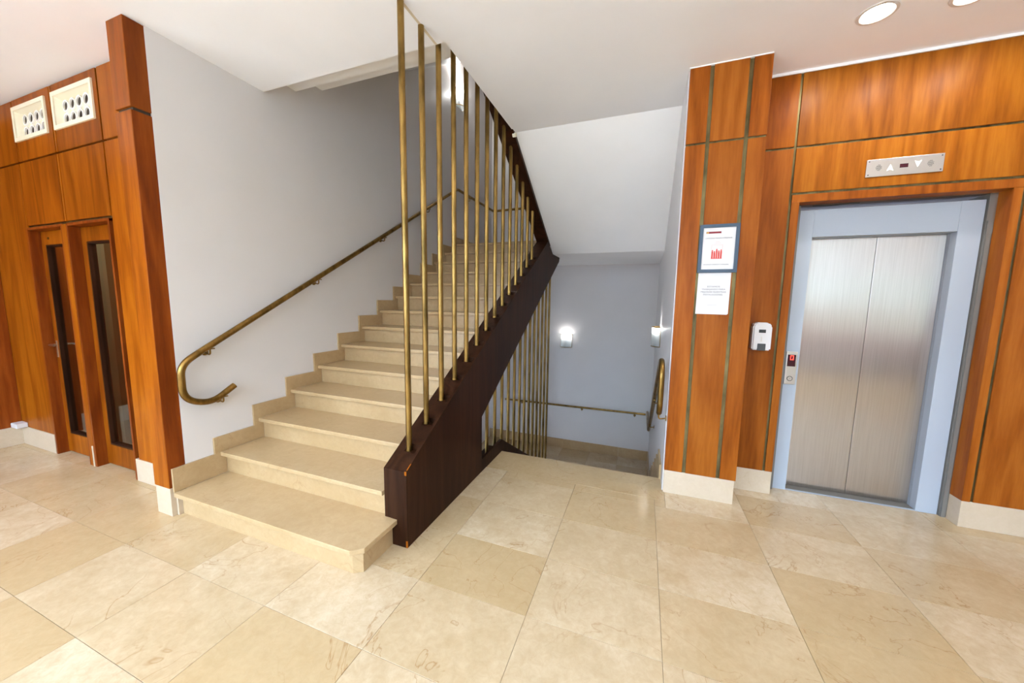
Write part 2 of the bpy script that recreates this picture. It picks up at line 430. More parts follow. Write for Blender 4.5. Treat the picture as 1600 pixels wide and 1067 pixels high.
# the two doors
def door(name, x0, x1, label, handle):
    d = sroot(name, label, 'door', ((x0+x1)/2, YD+.06, 0))
    fr = box('door_frame', x0-.024, x0, YD-.003, YD+.085, .0005, 2.064, 'wood_red', d, .002)
    box('door_frame', x1, x1+.024, YD-.003, YD+.085, .0005, 2.064, 'wood_red', d, .002)
    box('door_frame', x0-.024, x1+.024, YD-.0025, YD+.085, 2.045, 2.066, 'wood_red', d, .002)
    yl = YD+.066; s = .085
    bm = bmesh.new()
    z0, z1, ga, gb = .012, 2.042, .195, 1.925
    bbox(bm, x0+.003, x0+s, yl, yl+.04, z0, z1); bbox(bm, x1-s, x1-.003, yl, yl+.04, z0, z1)
    bbox(bm, x0+s, x1-s, yl, yl+.04, z0, ga); bbox(bm, x0+s, x1-s, yl, yl+.04, gb, z1)
    leaf = fin(bm, 'door_leaf', 'wood', d)
    bm = bmesh.new(); q = .014
    bbox(bm, x0+s, x0+s+q, yl-.004, yl+.045, ga, gb); bbox(bm, x1-s-q, x1-s, yl-.004, yl+.045, ga, gb)
    bbox(bm, x0+s+q, x1-s-q, yl-.004, yl+.045, ga, ga+q); bbox(bm, x0+s+q, x1-s-q, yl-.004, yl+.045, gb-q, gb)
    bd = fin(bm, 'glazing_bead', 'darkwood', leaf)
    box('pane', x0+s+q, x1-s-q, yl+.018, yl+.023, ga+q, gb-q, 'glass', leaf)
    if handle:
        for sg, yy in ((-1, yl), (1, yl+.04)):
            h = box('handle_plate', x0+.030, x0+.052, min(yy, yy+sg*.006), max(yy, yy+sg*.006), .915, 1.07, 'nickel', leaf, .002)
            tube('lever', roundpath([(x0+.041, yy+sg*.004, 1.035), (x0+.041, yy+sg*.05, 1.035), (x0+.150, yy+sg*.052, 1.035)], .02), .008, 'nickel', h, 10)
        box('coat_peg', x0+.14, x0+.15, yl-.008, yl, 1.97, 1.99, 'brassstrip', leaf)
    return d
d1 = door('door_1', -2.180, -1.605, 'left glazed wooden door with a lever handle', True)
d2 = door('door_2', -1.487, -.895, 'right glazed wooden door beside the wood pillar', False)
post = sroot('trim_1', 'narrow wooden post between the two glazed doors', 'trim', (-1.545, YD, 0))
box('post', -1.580, -1.512, YD-.004, YD+.09, .0005, 2.06, 'wood', post, .002)
box('white_plinth', -1.535, -1.514, YD-.0075, YD, .0005, HB, 'base', post)
# room behind the doors
rm = sroot('wall_back_room', 'dim panelled room seen through the glazed doors', 'wall', (-1.5, 1, 0))
box('room_wall', XC, -.2, 1.75, 1.8, 0, 2.6, 'wood_red', rm)
box('room_wall', XC-.05, XC, .3, 1.8, 0, 2.6, 'wood', rm)
box('room_ceiling', XC-.05, -.2, .29, 1.8, 2.55, 2.6, 'white', rm)
box('room_floor', XC-.05, -.2, .305, 1.8, -.06, -.004, 'tile', rm)
box('room_side', -.25, -.2, .29, 1.8, 0, 2.55, 'wood_red', rm)
bm = bmesh.new()
pts = [(-1.74+.035*math.sin(k*1.9), .33+.05*k) for k in range(26)]
for a, bq in zip(pts, pts[1:]):
    vs = [bm.verts.new((a[0], a[1], .05)), bm.verts.new((bq[0], bq[1], .05)), bm.verts.new((bq[0], bq[1], 2.5)), bm.verts.new((a[0], a[1], 2.5))]
    bm.faces.new(vs)
bmesh.ops.remove_doubles(bm, verts=bm.verts, dist=1e-4)
fc = fin(bm, 'curtain', 'curtain'); tag(fc, 'olive grey curtain hanging behind the right glazed door', 'curtain')
mo = fc.modifiers.new('thick', 'SOLIDIFY'); mo.thickness = .006

r3 = thing('room_fill_lamp', 'added fill lamp in the room behind the left glazed door', 'ceiling lamp', (-2.25, 1.1, 2.55))  # unseen lamp, added to brighten the view through the left door
cyl('shade', (-2.25, 1.1, 2.50), (-2.25, 1.1, 2.549), .12, 'lamp', r3)
la = bpy.data.lights.new('room_fill_light', 'POINT'); la.energy = 9; la.shadow_soft_size = .1; la.color = (1, .80, .5)
lo = bpy.data.objects.new('room_fill_light', la); COL.objects.link(lo); lo.parent = r3; lo.location = (0, 0, -.15)
rl = thing('room_fill_lamp', 'added fill lamp in the room behind the right glazed door', 'ceiling lamp', (-1.2, .9, 2.55))  # second added lamp, brightens the curtain behind the right pane
cyl('shade', (-1.2, .9, 2.50), (-1.2, .9, 2.549), .12, 'lamp', rl)
la = bpy.data.lights.new('room_fill_light', 'POINT'); la.energy = 10; la.shadow_soft_size = .1; la.color = (1, .88, .68)
lo = bpy.data.objects.new('room_fill_light', la); COL.objects.link(lo); lo.parent = rl; lo.location = (0, 0, -.15)

# ---------------- wooden pillar at the foot of the stairs
pl = sroot('trim_2', 'tall cherry wood pillar at the foot of the rising stairs', 'pillar', (-.1, .04, 0))
box('pillar_core', -.175, -.026, .002, .17, 0, ZC, 'groove', pl)
box('panel', -.187, -.018, -.011, .086, .200, ZG-.009, 'wood', pl, .003)
box('panel', -.187, -.018, -.011, .086, ZG+.009, ZC-.002, 'wood', pl, .003)
box('panel', -.187, -.15, .086, YD+.01, .200, ZG-.009, 'wood', pl)
box('panel', -.187, -.15, .086, YD+.01, ZG+.009, ZC-.002, 'wood', pl)
box('veneer', -.0179, -.0165, -.009, .086, .203, ZG-.011, 'wood_red', pl); box('veneer', -.0179, -.0165, -.009, .086, ZG+.011, ZC-.004, 'wood_red', pl)
box('plinth', -.183, -.020, -.008, .045, .0005, .200, 'base', pl, .002)
box('plinth', -.183, -.14, .045, YD, .0005, .198, 'base', pl, .001)
box('pillar_core', -.20, -.018, .086, .30, 0, ZC, 'grey', pl)

# ---------------- pilaster between descending stairs and lift
pr = sroot('trim_3', 'projecting cherry wood pilaster with brass strips between the stairs and the lift', 'pillar', (3.37, YP, 0))
box('pilaster_core', 3.150, 3.588, YP+.026, YE+.05, 0, ZC-.002, 'groove', pr)
gx = [(3.1255, 3.251), (3.275, 3.482), (3.506, 3.6131)]
for x0, x1 in gx:
    box('panel', x0, x1, YP, YP+.024, HB, ZG-.007, 'wood_lift', pr, .002)
    box('panel', x0, x1, YP, YP+.024, ZG+.007, ZC-.006, 'wood_lift', pr, .002)
for z0, z1 in ((HB, ZG-.007), (ZG+.007, ZC-.006)):
    box('side_panel', 3.589, 3.6131, YP+.0245, YE, z0, z1, 'wood_lift', pr, .001)
    box('side_panel', 3.1255, 3.149, YP+.0245, YP+.031, z0, z1, 'wood_lift', pr, .001)
for x0 in (3.251, 3.482): box('brass_strip', x0, x0+.024, YP+.008, YP+.016, HB, ZC-.01, 'brassstrip', pr)
box('brass_strip', 3.128, 3.609, YP+.010, YP+.018, ZG-.008, ZG+.008, 'brassstrip', pr)
box('plinth', 3.1255, 3.6045, YP+.001, YE, .0005, HB, 'base', pr, .002)
box('cornice', 3.12, 3.612, YP-.004, YP+.02, ZC-.006, ZC, 'creamwhite', pr)

# ---------------- panelled wall around the lift
we = sroot('wall_lift', 'cherry wood panelled wall around the lift', 'wall', (4.5, YE, 0))
box('wall_core', 3.589, 3.918, YE+.024, YE+.10, 0, ZC, 'groove', we)
box('wall_core', 3.918, 4.997, YE+.024, YE+.10, 2.245, ZC, 'groove', we)
box('wall_core', 5.03, XE, YE+.024, YE+.10, 0, ZC, 'groove', we)
XG0, XG1 = 3.853, 3.868
def ep(name, x0, x1, z0, z1, mt='wood', bev=.002, y0=None, t=.024): return box(name, x0, x1, YE if y0 is None else y0, (YE if y0 is None else y0)+t, z0, z1, mt, we, bev)
ep('panel', 3.614, XG0, HB, ZG-g, 'wood_lift'); ep('panel', 3.614, XG0, ZG+g, 3.095)
ep('panel', XG1, XE, ZG+g, 3.095, 'wood_head'); ep('panel', XG1, XE, 2.293, ZG-g, 'wood_head')
ep('panel', 5.056, XE, HB, 2.279, 'wood_lift')
ep('brass_strip', XG0, XG1, HB, 3.095, 'brassstrip', 0, YE+.008, .008)
ep('brass_strip', 3.614, XE, ZG-g-.001, ZG+g+.001, 'brassstrip', 0, YE+.010, .008)
ep('brass_strip', 3.868, 5.056, 2.278, 2.294, 'brassstrip', 0, YE+.008, .008)
ep('brass_strip', 5.040, 5.056, HB, 2.279, 'brassstrip', 0, YE+.008, .008)
ep('cornice', 3.612, XE, 3.096, ZC, 'creamwhite', 0, YE-.006)
ep('skirting', 3.604, 3.917, .0005, HB, 'base', .002, YE+.001)
box('skirting', 4.9974, XE, YE-.001, YE+.10, .0005, HB, 'base', we, .002)
# timber surround of the lift opening
box('surround', 3.869, 3.9175, YE-.002, YE+.10, HB-.0, 2.2225, 'wood_lift', we, .002)
box('surround', 3.869, 5.039, YE-.0025, YE+.10, 2.223, 2.277, 'wood_lift', we, .002)
box('surround', 4.9974, 5.039, YE-.002, YE+.10, HB, 2.2225, 'wood_lift', we, .002)
# reveal behind the surround: raw masonry strip
box('reveal', 3.90, 3.962, YE+.101, YE+.30, .0005, 2.30, 'greyseal', we)
box('reveal', 4.972, 5.03, YE+.118, YE+.30, .0005, 2.30, 'greyseal', we)
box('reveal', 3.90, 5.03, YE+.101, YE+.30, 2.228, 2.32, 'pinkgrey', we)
box('conduit', 4.9745, 4.996, YE+.104, YE+.117, .0005, 2.05, 'greyseal', we)
box('conduit_joint', 4.971, 4.997, YE+.1015, YE+.104, 1.97, 2.04, 'greyseal', we)
box('shaft_wall', 3.8, 5.2, 2.75, 2.8, 0, 2.4, 'groove', we)
box('shaft_wall', 3.8, 3.9, 2.17, 2.75, 0, 2.4, 'groove', we)
box('shaft_wall', 5.03, 5.2, 2.17, 2.75, 0, 2.4, 'groove', we)
tube('loose_cable', roundpath([(4.03, YE+.10, 2.213), (4.14, YE+.102, 2.207), (4.26, YE+.10, 2.216), (4.30, YE+.10, 2.213)], .06), .003, 'black', we, 8)

# ---------------- rest of the lobby, behind and beside the camera
wfr = struct(box('wall_end', XE, XE+.15, YN, 2.0, 0, ZC, 'white'), 'white end wall of the lobby beyond the lift', 'wall')
en = sroot('wall_entrance', 'entrance wall with tall glazing behind the viewer', 'wall', (2, YN, 0))
XGL = 5.0
box('wall_pier', XC-.2, XC+.5, YN-.2, YN, 0, ZC, 'white', en)
box('lintel', XC+.5, XGL, YN-.2, YN, 3.0, ZC, 'white', en)
nx = 6; x0 = XC+.5; wdt = (XGL-x0)/nx
for k in range(nx+1): box('mullion', x0+k*wdt-.03, x0+k*wdt+.03, YN-.14, YN-.06, 0, 3.0, 'darkgrey', en)
for k in range(nx):
    box('transom', x0+k*wdt+.03, x0+(k+1)*wdt-.03, YN-.13, YN-.07, 2.1, 2.15, 'darkgrey', en)
    box('sill_rail', x0+k*wdt+.03, x0+(k+1)*wdt-.03, YN-.13, YN-.07, 0, .12, 'darkgrey', en)
    box('pane', x0+k*wdt+.03, x0+(k+1)*wdt-.03, YN-.104, YN-.098, .12, 3.0, 'pane', en)
# solid wall, wide window and dado bands, added to shape the lift door reflection
box('wall_pier', XGL+.03, XE+.2, YN-.2, YN, 2.05, ZC, 'white', en); box('wall_pier', XGL+.03, XE+.2, YN-.2, YN, 0, .95, 'white', en)
box('wall_pier', XGL+.03, 5.4, YN-.2, YN, .95, 2.05, 'white', en); box('wall_pier', XE-.1, XE+.2, YN-.2, YN, .95, 2.05, 'white', en)
box('pane', 5.4, XE-.1, YN-.104, YN-.098, .95, 2.05, 'pane', en)
box('dado', XGL+.04, XE, YN, YN+.02, .52, .93, 'wood_red', en); box('dado', XGL+.04, XE, YN, YN+.03, 0, .52, 'darkwood', en)
for k in range(2):
    pa = bpy.data.lights.new('window_portal', 'AREA'); pa.shape = 'RECTANGLE'; pa.size = XGL-XC-.5; pa.size_y = 3.0; pa.cycles.is_portal = True
    if k == 0:
        po = bpy.data.objects.new('window_portal', pa); COL.objects.link(po); po.location = ((XGL+XC+.5)/2, YN-.25, 1.5); po.rotation_euler = (math.pi/2, 0, 0); po.parent = en; po.location = Vector(po.location)-wloc(en)
gd = struct(box('ground', -30, 34, -40, YN-.2, -.12, -.02, 'paving'), 'pale street paving outside the entrance', 'ground')
hw = tag(box('street_wall', -14, 34, -13.0, -12.7, -.02, 1.5, 'brick', None, .01), 'low red brown wall across the street', 'wall')
bm = bmesh.new()
for q in range(300):
    bmesh.ops.create_icosphere(bm, subdivisions=1, radius=random.uniform(.28, .42), matrix=Matrix.Translation((random.uniform(5.3, 19), -6.2+random.uniform(-.25, .25), random.uniform(.2, 3.6))))
tag(fin(bm, 'tall_hedge', 'leaf'), 'tall clipped green hedge outside the side window', 'hedge')
pl_ = thing('planter', 'long dark planter added outside the entrance glazing for the lift door reflection', 'planter', (2, -5.1, -.02))  # unseen dark mass, added as a dark band for the steel doors to reflect
box('trough', -2.2, 4.8, -5.3, -4.9, -.02, .5, 'brick', pl_, .01)
bm = bmesh.new()
for q in range(42):
    bmesh.ops.create_icosphere(bm, subdivisions=1, radius=random.uniform(.13, .2), matrix=Matrix.Translation((-2+6.6*q/41, -5.1+random.uniform(-.05, .05), .55+random.uniform(0, .08))))
fin(bm, 'shrubs', 'bark', pl_)
WHERE = ('first', 'second', 'third', 'fourth', 'fifth', 'sixth', 'seventh', 'eighth')
for k in range(8):
    tx = -5+3.7*k
    tr = thing('street_tree', WHERE[k]+' green street tree from the left outside the entrance', 'tree', (tx, -15, -.02), 'street trees')
    cyl('trunk', (tx, -15, -.02), (tx, -15, 2.4), .12, 'bark', tr, 10, .09)
    bm = bmesh.new()
    for q in range(16):
        c = Vector((tx+random.uniform(-.9, .9), -15+random.uniform(-.7, .7), 3.3+random.uniform(-1.5, 1.7)))
        bmesh.ops.create_icosphere(bm, subdivisions=2, radius=random.uniform(.7, .9), matrix=Matrix.Translation(c))
    fin(bm, 'crown', 'leaf', tr)

# ================================================================== STAIRS
st = thing('staircase', 'beige marble staircase rising along the grey wall', 'stairs', (.75, 0, 0))
NOS, TH = .040, .030
for k in range(1, 14):
    y = nose(k); yn = nose(k+1); z = k*R
    xr = XL-.001
    if k == 1:
        c = .052
        pts = [(0, y), (1.525, y), (1.581, y+.046), (1.581, .3155), (XL-.002, .3155), (XL-.002, yn+NOS+.01), (0, yn+NOS+.01)]
        prism('tread', pts, z-TH, z, 'z', 'stair', st, .003)
        pts = [(-.0, .045), (1.498, .045), (1.5445, .075), (1.5445, .315), (1.40, .315), (1.40, .07), (0, .07)]
        prism('riser', pts, .0005, z-TH, 'z', 'stair', st, .001); box('riser', -.0185, -.0005, .020, .07, .0005, z-TH+.002, 'base', st, .001)
    else:
        over = .0 if k > 2 else .0
        box('tread', 0, xr, y, yn+NOS+.01 if k < 13 else yn+.06, z-TH, z, 'stair', st, .003)
        box('riser', 0, xr-.001, y+NOS, y+NOS+.022, z-R+.0005, z-TH, 'stair', st, .001)
box('riser', 0, XL-.002, nose(14)+NOS, nose(14)+NOS+.022, 13*R+.0005, 14*R-TH, 'stair', st)
box('landing_slab', 0, XL-.001, nose(14), YBK-.002, ZLAND-TH, ZLAND, 'stair', st, .003)
box('landing_slab', XL, XR-.002, 3.80, YBK-.002, ZLAND-TH, ZLAND-.0005, 'stair', st)
# rough structure under the treads
pts = [(.068, .0005), (nose(2)+.063, .0005)]
prof = [(.36, .002)]
for k in range(2, 15):
    prof += [(nose(k)+NOS+.023, (k-1)*R-TH-.001), (nose(k)+NOS+.023, k*R-TH-.001)]
prof += [(3.90, 14*R-TH-.001), (3.90, 2.16), (1.10, .25), (1.10, .002)]
prism('flight_body', prof, .002, XL-.004, 'x', 'soffit', st)
# stepped skirting against the wall
for k in range(1, 15):
    z = k*R; y0 = nose(k)-.035 if k > 1 else -.010; y1 = nose(k+1)+NOS if k < 14 else 3.79+.28
    h = .118 if k > 1 else .165
    y0 = y0 if k > 1 else .004
    pts = [(y0, z+.0005), (y0, z+h), (nose(k+1)+NOS-.001 if k < 14 else y1, z+h), (nose(k+1)+NOS-.001 if k < 14 else y1, z+.0005)]
    o = prism('skirting', pts, XW+.0002, .0012, 'x', 'base' if 0 else 'stair', st, .001)
    if k > 1: box('skirting_infill', XW+.0002, .0008, nose(k)-.035, nose(k)+NOS+.02, z-.052, z+.0003, 'stair', st)
box('skirting', XW+.0002, .001, 4.08, YBK-.02, ZLAND, ZLAND+.12, 'stair', st, .001)
box('skirting', 0, XR-.02, YBK-.017, YBK-.0005, ZLAND, ZLAND+.12, 'stair', st, .001)

# ------------- balustrade of the rising flight: stringer boards and bars
ba = thing('stair_balustrade', 'tall brass bars on a dark wooden stringer of the rising stairs', 'balustrade', (XB, .32, 0))
YF = .3166; ZT0 = .482
def ztop(y): return ZT0 + SL*(y-YF)
def zup(y): return 3.098 - SL*(y-2.043)        # underside of the stringer of the return flight
YV = (3.098+SL*2.043-ZT0+SL*YF)/(2*SL)
YB0, TB = .4560, .1914; NB = 14
def zbot(y): return .497 + SL*(y-1.358)
low = [(4.13, 2.159), (4.10, zbot(4.10)), (1.358, .497), (1.358, .0005), (YF, .0005)]
plain_top = [(YF, ZT0), (YV, ztop(YV)), (3.70, 2.159)]
bm = bmesh.new()
def seg(x0, x1, top): bprism(bm, top + low, x0, x1, 'x')
notch = [(YF, ZT0)]
for i in range(NB):
    yb = YB0 + i*TB; zf = ztop(yb-.028)
    notch += [(yb-.028, zf), (yb+.028, zf), (yb+.028, ztop(yb+.028))]
notch += [(YV, ztop(YV)), (3.70, 2.159)]
seg(XL, XB-.022, plain_top); seg(XB-.022, XRS-.020, notch); seg(XRS-.020, XRS, plain_top)
sg = fin(bm, 'stringer', 'darkwood', ba); sg['label'] = 'dark wooden stringer with a notched top'
# chipped corners of the stringer show raw wood
box('chip', XRS-.010, XRS+.0006, YF-.0006, YF+.006, .002, .045, 'wood', ba); box('chip', XRS-.012, XRS+.0006, YF-.0006, YF+.004, ZT0-.022, ZT0+.0015, 'wood', ba)
prism('chip', [(YF+.01, ztop(YF+.01)-.002), (YF+.01, ztop(YF+.01)+.0008), (YF+.05, ztop(YF+.05)+.0008), (YF+.05, ztop(YF+.05)-.002)], XRS-.005, XRS+.0006, 'x', 'wood', ba)
def soff(y): return 3.265 if y < 1.097 else (3.415 if y < 1.372 else 3.48+.65*(y-1.372))
for i in range(NB):
    yb = YB0 + i*TB
    zt = ZC if yb < .80 else (soff(yb) if yb < 1.62 else zup(yb)+.01)
    zt = min(zt, soff(yb) if yb > .8 else zt)
    bar = tube('baluster', [(XB, yb, ztop(yb-.028)+.0005), (XB, yb, (ztop(yb)+zt)/2), (XB, yb, zt)], .0185, 'brass', ba, 16)
    tube('collar', [(XB, yb, ztop(yb-.028)+.001), (XB, yb, ztop(yb-.028)+.014)], .0205, 'brass', ba, 16)
# stringer of the return flight (same plane, going up towards the viewer)
bm = bmesh.new()
bprism(bm, [(1.50, zup(1.50)), (YV, zup(YV)-.0), (3.80, zup(YV)), (3.80, zup(3.60)+.45), (1.50, zup(1.50)+.42)], XL, XRS-.0008, 'x')
rs = fin(bm, 'return_stringer', 'darkwood', ba)
cyl('cover_cap', (XRS-.02, 2.075, ZC-.028), (XRS+.012, 2.075, ZC-.028), .020, 'cream', ba, 16)

# ------------- stairs going down
dn = thing('descending_staircase', 'marble stairs going down beside the dark stringer', 'stairs', (2.4, YW, 0))
for k in range(1, 8):
    z = -k*R; y = YW+(k-1)*T
    box('tread', XRS, XR-.002, y-.02, y+T, z-TH, z, 'stair', dn, .003)
    box('riser', XRS, XR-.002, y-.042, y-.02, z+.0005, z+R-TH-.006, 'stair', dn, .001)
    box('skirting', XR-.016, XR-.0005, y-.02, y+T+.03, z, z+.30, 'stair', dn, .001)
box('riser', XRS, XR-.002, YW+7*T-.042, YW+7*T-.02, ZLOW+.0005, ZLOW+R-TH, 'stair', dn)
prism('flight_body', [(YW-.05, -.05), (YW+7*T-.045, -7*R-.036), (YW+7*T-.045, ZLOW), (YW+7*T-.3, ZLOW-.15), (YW-.05, -.45)], XRS, XR-.004, 'x', 'soffit', dn)
lf = sroot('floor_landing', 'dim tiled landing at the bottom of the descending stairs', 'floor', (1.6, 4.6, ZLOW))
for a in range(6):
    for c in range(4):
        xa, xb = XW+.002+a*.522, XW+.002+(a+1)*.522; ya, yb = 3.80+c*.375, 3.80+(c+1)*.375
        box('tile', xa+.001, xb-.001, ya+.001, min(yb, YBK)-.001, ZLOW-.02, ZLOW, 'tile', lf)
    box('skirting', xa+.001, xb-.001, YBK-.016, YBK-.0005, ZLOW+.0005, ZLOW+HB-.01, 'stair', lf)
box('skirting', XR-.016, XR-.0005, 3.90, YBK-.017, ZLOW+.0005, ZLOW+HB-.01, 'stair', lf)
box('landing_bed', XW, XR, 3.75, YBK, ZLOW-.2, ZLOW-.021, 'soffit', lf)
l3 = thing('lower_staircase', 'marble flight continuing down underneath the rising stairs', 'stairs', (.7, 3.8, ZLOW))
for k in range(1, 8):
    z = ZLOW-k*R; y = 3.80-(k-1)*T
    box('tread', .0, XL-.02, y-T, y+.02, z-TH, z, 'stair', l3); box('riser', 0, XL-.02, y, y+.02, z, z+R-TH, 'stair', l3)

# lower balustrade
lb = thing('lower_balustrade', 'close row of brass bars beside the descending stairs', 'balustrade', (XB, 1.8, 0))
def zd(y): return .120 - SL*(y-1.823)*1.03
bm = bmesh.new()
for x0, x1, dz in ((XL+.01, XRS-.022, -.085), (XRS-.022, XRS, 0)):
    bprism(bm, [(1.36, .112+dz), (1.823, .122+dz), (3.95, zd(3.95)+dz), (3.95, zd(3.95)-.32), (1.823, -.30), (1.36, -.30)], x0, x1, 'x')
fin(bm, 'lower_stringer', 'darkwood', lb)
for i in range(13):
    yb = 1.633 + i*.1868
    z0 = (.03 if yb < 1.823 else zd(yb)-.085)
    tube('baluster', [(XB, yb, z0), (XB, yb, 0.3), (XB, yb, zbot(yb)+.004)], .0165, 'brass', lb, 14)

# ------------- handrails
def bracket(parent, p, wall, axis):
    """p: point on the underside of the rail; wall: coordinate of the wall face along axis"""
    p = Vector(p); q = p.copy()
    q['xyz'.index(axis)] = wall
    q.z -= .03
    mid = p + Vector((0, 0, -.045))
    b = tube('bracket', roundpath([p+Vector((0, 0, .0)), mid, q], .03, 5), .0055, 'brassrail', parent, 8)
    d = Vector((0, 0, 0)); d['xyz'.index(axis)] = -1 if wall < p['xyz'.index(axis)] else 1
    cyl('wall_rose', q, q - d*.006, .022, 'brassrail', parent, 16)
    box('saddle', p.x-.012, p.x+.012, p.y-.025, p.y+.025, p.z-.004, p.z+.004, 'brassrail', parent)
hr = thing('wall_handrail', 'brass handrail with a curled lower end on the grey wall', 'handrail', (.05, .1, .7))
def zr(y): return 1.675 + .583*(y-1.16)
HX = .052
path = roundpath([(HX, .395, .832), (HX, .235, .735), (HX, .075, .80), (HX, .075, 1.035), (HX, .20, zr(.20)), (HX, .35, zr(.35))], .11, 8)
path = path[:-1] + roundpath([(HX, .35, zr(.35)), (HX, 3.82, zr(3.82)), (HX, YBK-.055, 3.225), (1.46, YBK-.055, 3.245)], .04, 5)
tube('rail', path, .0215, 'brassrail', hr, 16)
for y in (.255, 1.18, 2.10, 3.02): bracket(hr, (HX, y, zr(y)-.022), XW, 'x')
bracket(hr, (HX, .315, .765), XW, 'x')
for y in (4.25, 5.0): bracket(hr, (HX, y, 3.20), XW, 'x')
h2 = thing('descending_handrail', 'brass handrail with a hairpin end on the wall of the descending stairs', 'handrail', (3.06, 1.6, .6))
RX = 3.062
def zdr(y): return .985 - .60*(y-1.80)
yl = 4.02
path = roundpath([(RX-.0, 1.60, .640), (RX, 1.545, .70), (RX, 1.545, .98), (RX, 1.66, 1.055), (RX, 1.80, .985), (RX, 2.2, zdr(2.2))], .085, 8)
path = path[:-1] + roundpath([(RX, 2.2, zdr(2.2)), (RX, yl, zdr(yl)), (RX, YBK-.06, -.44)], .05, 5)
tube('rail', path, .0215, 'brassrail', h2, 16)
for y in (1.62, 2.6, 3.6): bracket(h2, (RX, y, (.625 if y < 1.7 else zdr(y)-.022)), XR, 'x')
h3 = thing('landing_handrail', 'straight brass handrail on the back wall of the lower landing', 'handrail', (1.7, 5.25, -.5))
tube('rail', [(.35, YBK-.06, -.50), (1.7, YBK-.06, -.495), (3.035, YBK-.06, -.485)], .018, 'brassrail', h3, 14)
for x in (.7, 1.9, 2.85): bracket(h3, (x, YBK-.06, -.513), YBK, 'y')

# ================================================================== LIFT
lift = thing('lift', 'stainless steel lift doors in a pale blue metal frame', 'lift', (4.46, 2.0, 0))
YJ = 2.0
box('jamb', 3.965, 4.059, YJ, YJ+.06, .0005, 2.192, 'blue', lift, .002)
box('jamb', 4.850, 4.967, YJ, YJ+.06, .0005, 2.192, 'blue', lift, .002)
box('header', 4.0595, 4.8495, YJ+.001, YJ+.06, 1.995, 2.191, 'blue', lift, .002)
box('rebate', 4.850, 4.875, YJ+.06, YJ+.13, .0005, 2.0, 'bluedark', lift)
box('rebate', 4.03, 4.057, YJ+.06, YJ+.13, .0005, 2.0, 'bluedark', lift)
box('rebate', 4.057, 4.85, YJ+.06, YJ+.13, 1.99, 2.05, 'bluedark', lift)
box('door_panel', 4.058, 4.4745, YJ+.085, YJ+.115, .012, 1.99, 'steel', lift, .002)
box('door_panel', 4.4775, 4.8492, YJ+.085, YJ+.115, .012, 1.99, 'steel', lift, .002)
box('door_backing', 4.04, 4.87, YJ+.118, YJ+.14, 0, 2.0, 'black', lift)
box('threshold', 4.0595, 4.8495, YJ+.012, YJ+.125, .0005, .010, 'greyseal', lift, .001)
box('threshold_trim', 4.0595, 4.8495, YJ+.004, YJ+.012, .0005, .008, 'bluedark', lift)

# call button plate on the jamb
cp = thing('call_panel', 'steel lift call panel with a red digit on the left jamb', 'call panel', (4.008, 1.99, 1.0))
box('plate', 3.972, 4.044, 1.986, 1.9995, .872, 1.130, 'plate', cp, .004)
box('display', 3.980, 4.033, 1.9845, 1.987, 1.014, 1.106, 'display', cp, .001)
bm = bmesh.new(); a0, a1, c0, c1, w = 3.9965, 4.0185, 1.064, 1.101, .0045
for q in ((a0, a0+w, c0, c1), (a1-w, a1, c0, c1), (a0+w, a1-w, c0, c0+w), (a0+w, a1-w, c1-w, c1)): bbox(bm, q[0], q[1], 1.9835, 1.9848, q[2], q[3])
dg_ = fin(bm, 'digit', 'digit', cp); dg_['label'] = 'lit red digit 0'
bt = cyl('button', (4.006, 1.9862, .918), (4.006, 1.983, .918), .0150, 'plate', cp, 28)
bm = bmesh.new(); bcyl(bm, (4.006, 1.9862, .918), (4.006, 1.9845, .918), .0195, 28); fin(bm, 'button_ring', 'black', bt, True)
text('button_digit', '0', .014, (4.006, 1.9827, .918), 'ink', bt)

# indicator over the opening
ip = thing('indicator_panel', 'steel plate with white up and down arrows above the lift', 'indicator', (4.463, YE, 2.41))
box('plate', 4.2695, 4.657, YE-.006, YE-.0002, 2.356, 2.467, 'plate', ip, .0015)
YI = YE-.0068
def arrow(cx, cz, s):
    prism('arrow', [(cx-.017, cz-.020*s), (cx, cz-.011*s), (cx+.017, cz-.020*s), (cx, cz+.021*s)], YI, YE-.006, 'y', 'arrow', ip)
arrow(4.394, 2.406, 1); arrow(4.531, 2.417, -1)
box('display', 4.442, 4.484, YI, YE-.006, 2.400, 2.424, 'display', ip)
for cx in (4.333, 4.592):
    bm = bmesh.new()
    for a in range(-3, 4):
        for c in range(-3, 4):
            if a*a+c*c <= 11: bcyl(bm, (cx+a*.0045+(c % 2)*.002, YI, 2.412+c*.0058), (cx+a*.0045+(c % 2)*.002, YE-.0059, 2.412+c*.0058), .0017, 6)
    fin(bm, 'speaker_grille', 'darkgrey', ip)
for sx in (4.282, 4.645):
    for sz in (2.369, 2.4545): cyl('screw', (sx, YI, sz), (sx, YE-.006, sz), .004, 'darkgrey', ip, 10)

# hand sanitiser dispenser
dp = thing('sanitizer_dispenser', 'white wall dispenser with dark sensor beside the lift', 'dispenser', (3.745, YE, 1.15))
bm = bmesh.new()
pts = [(3.684, 1.150), (3.806, 1.150), (3.806, 1.330), (3.786, 1.356), (3.704, 1.356), (3.684, 1.330)]
bprism(bm, pts, 1.786, YE-.012, 'y')
bmesh.ops.bevel(bm, geom=list(bm.edges), offset=.009, segments=3, affect='EDGES')
fin(bm, 'body', 'plastic', dp, True)
box('back_plate', 3.692, 3.798, YE-.013, YE-.0002, 1.155, 1.345, 'darkgrey', dp, .003)
box('level_window', 3.722, 3.766, 1.7845, 1.787, 1.281, 1.305, 'black', dp, .001)
box('lamp_slot', 3.738, 3.747, 1.7845, 1.787, 1.215, 1.252, 'plate', dp, .001)
box('nozzle', 3.720, 3.772, 1.782, 1.80, 1.148, 1.200, 'darkgrey', dp, .003)

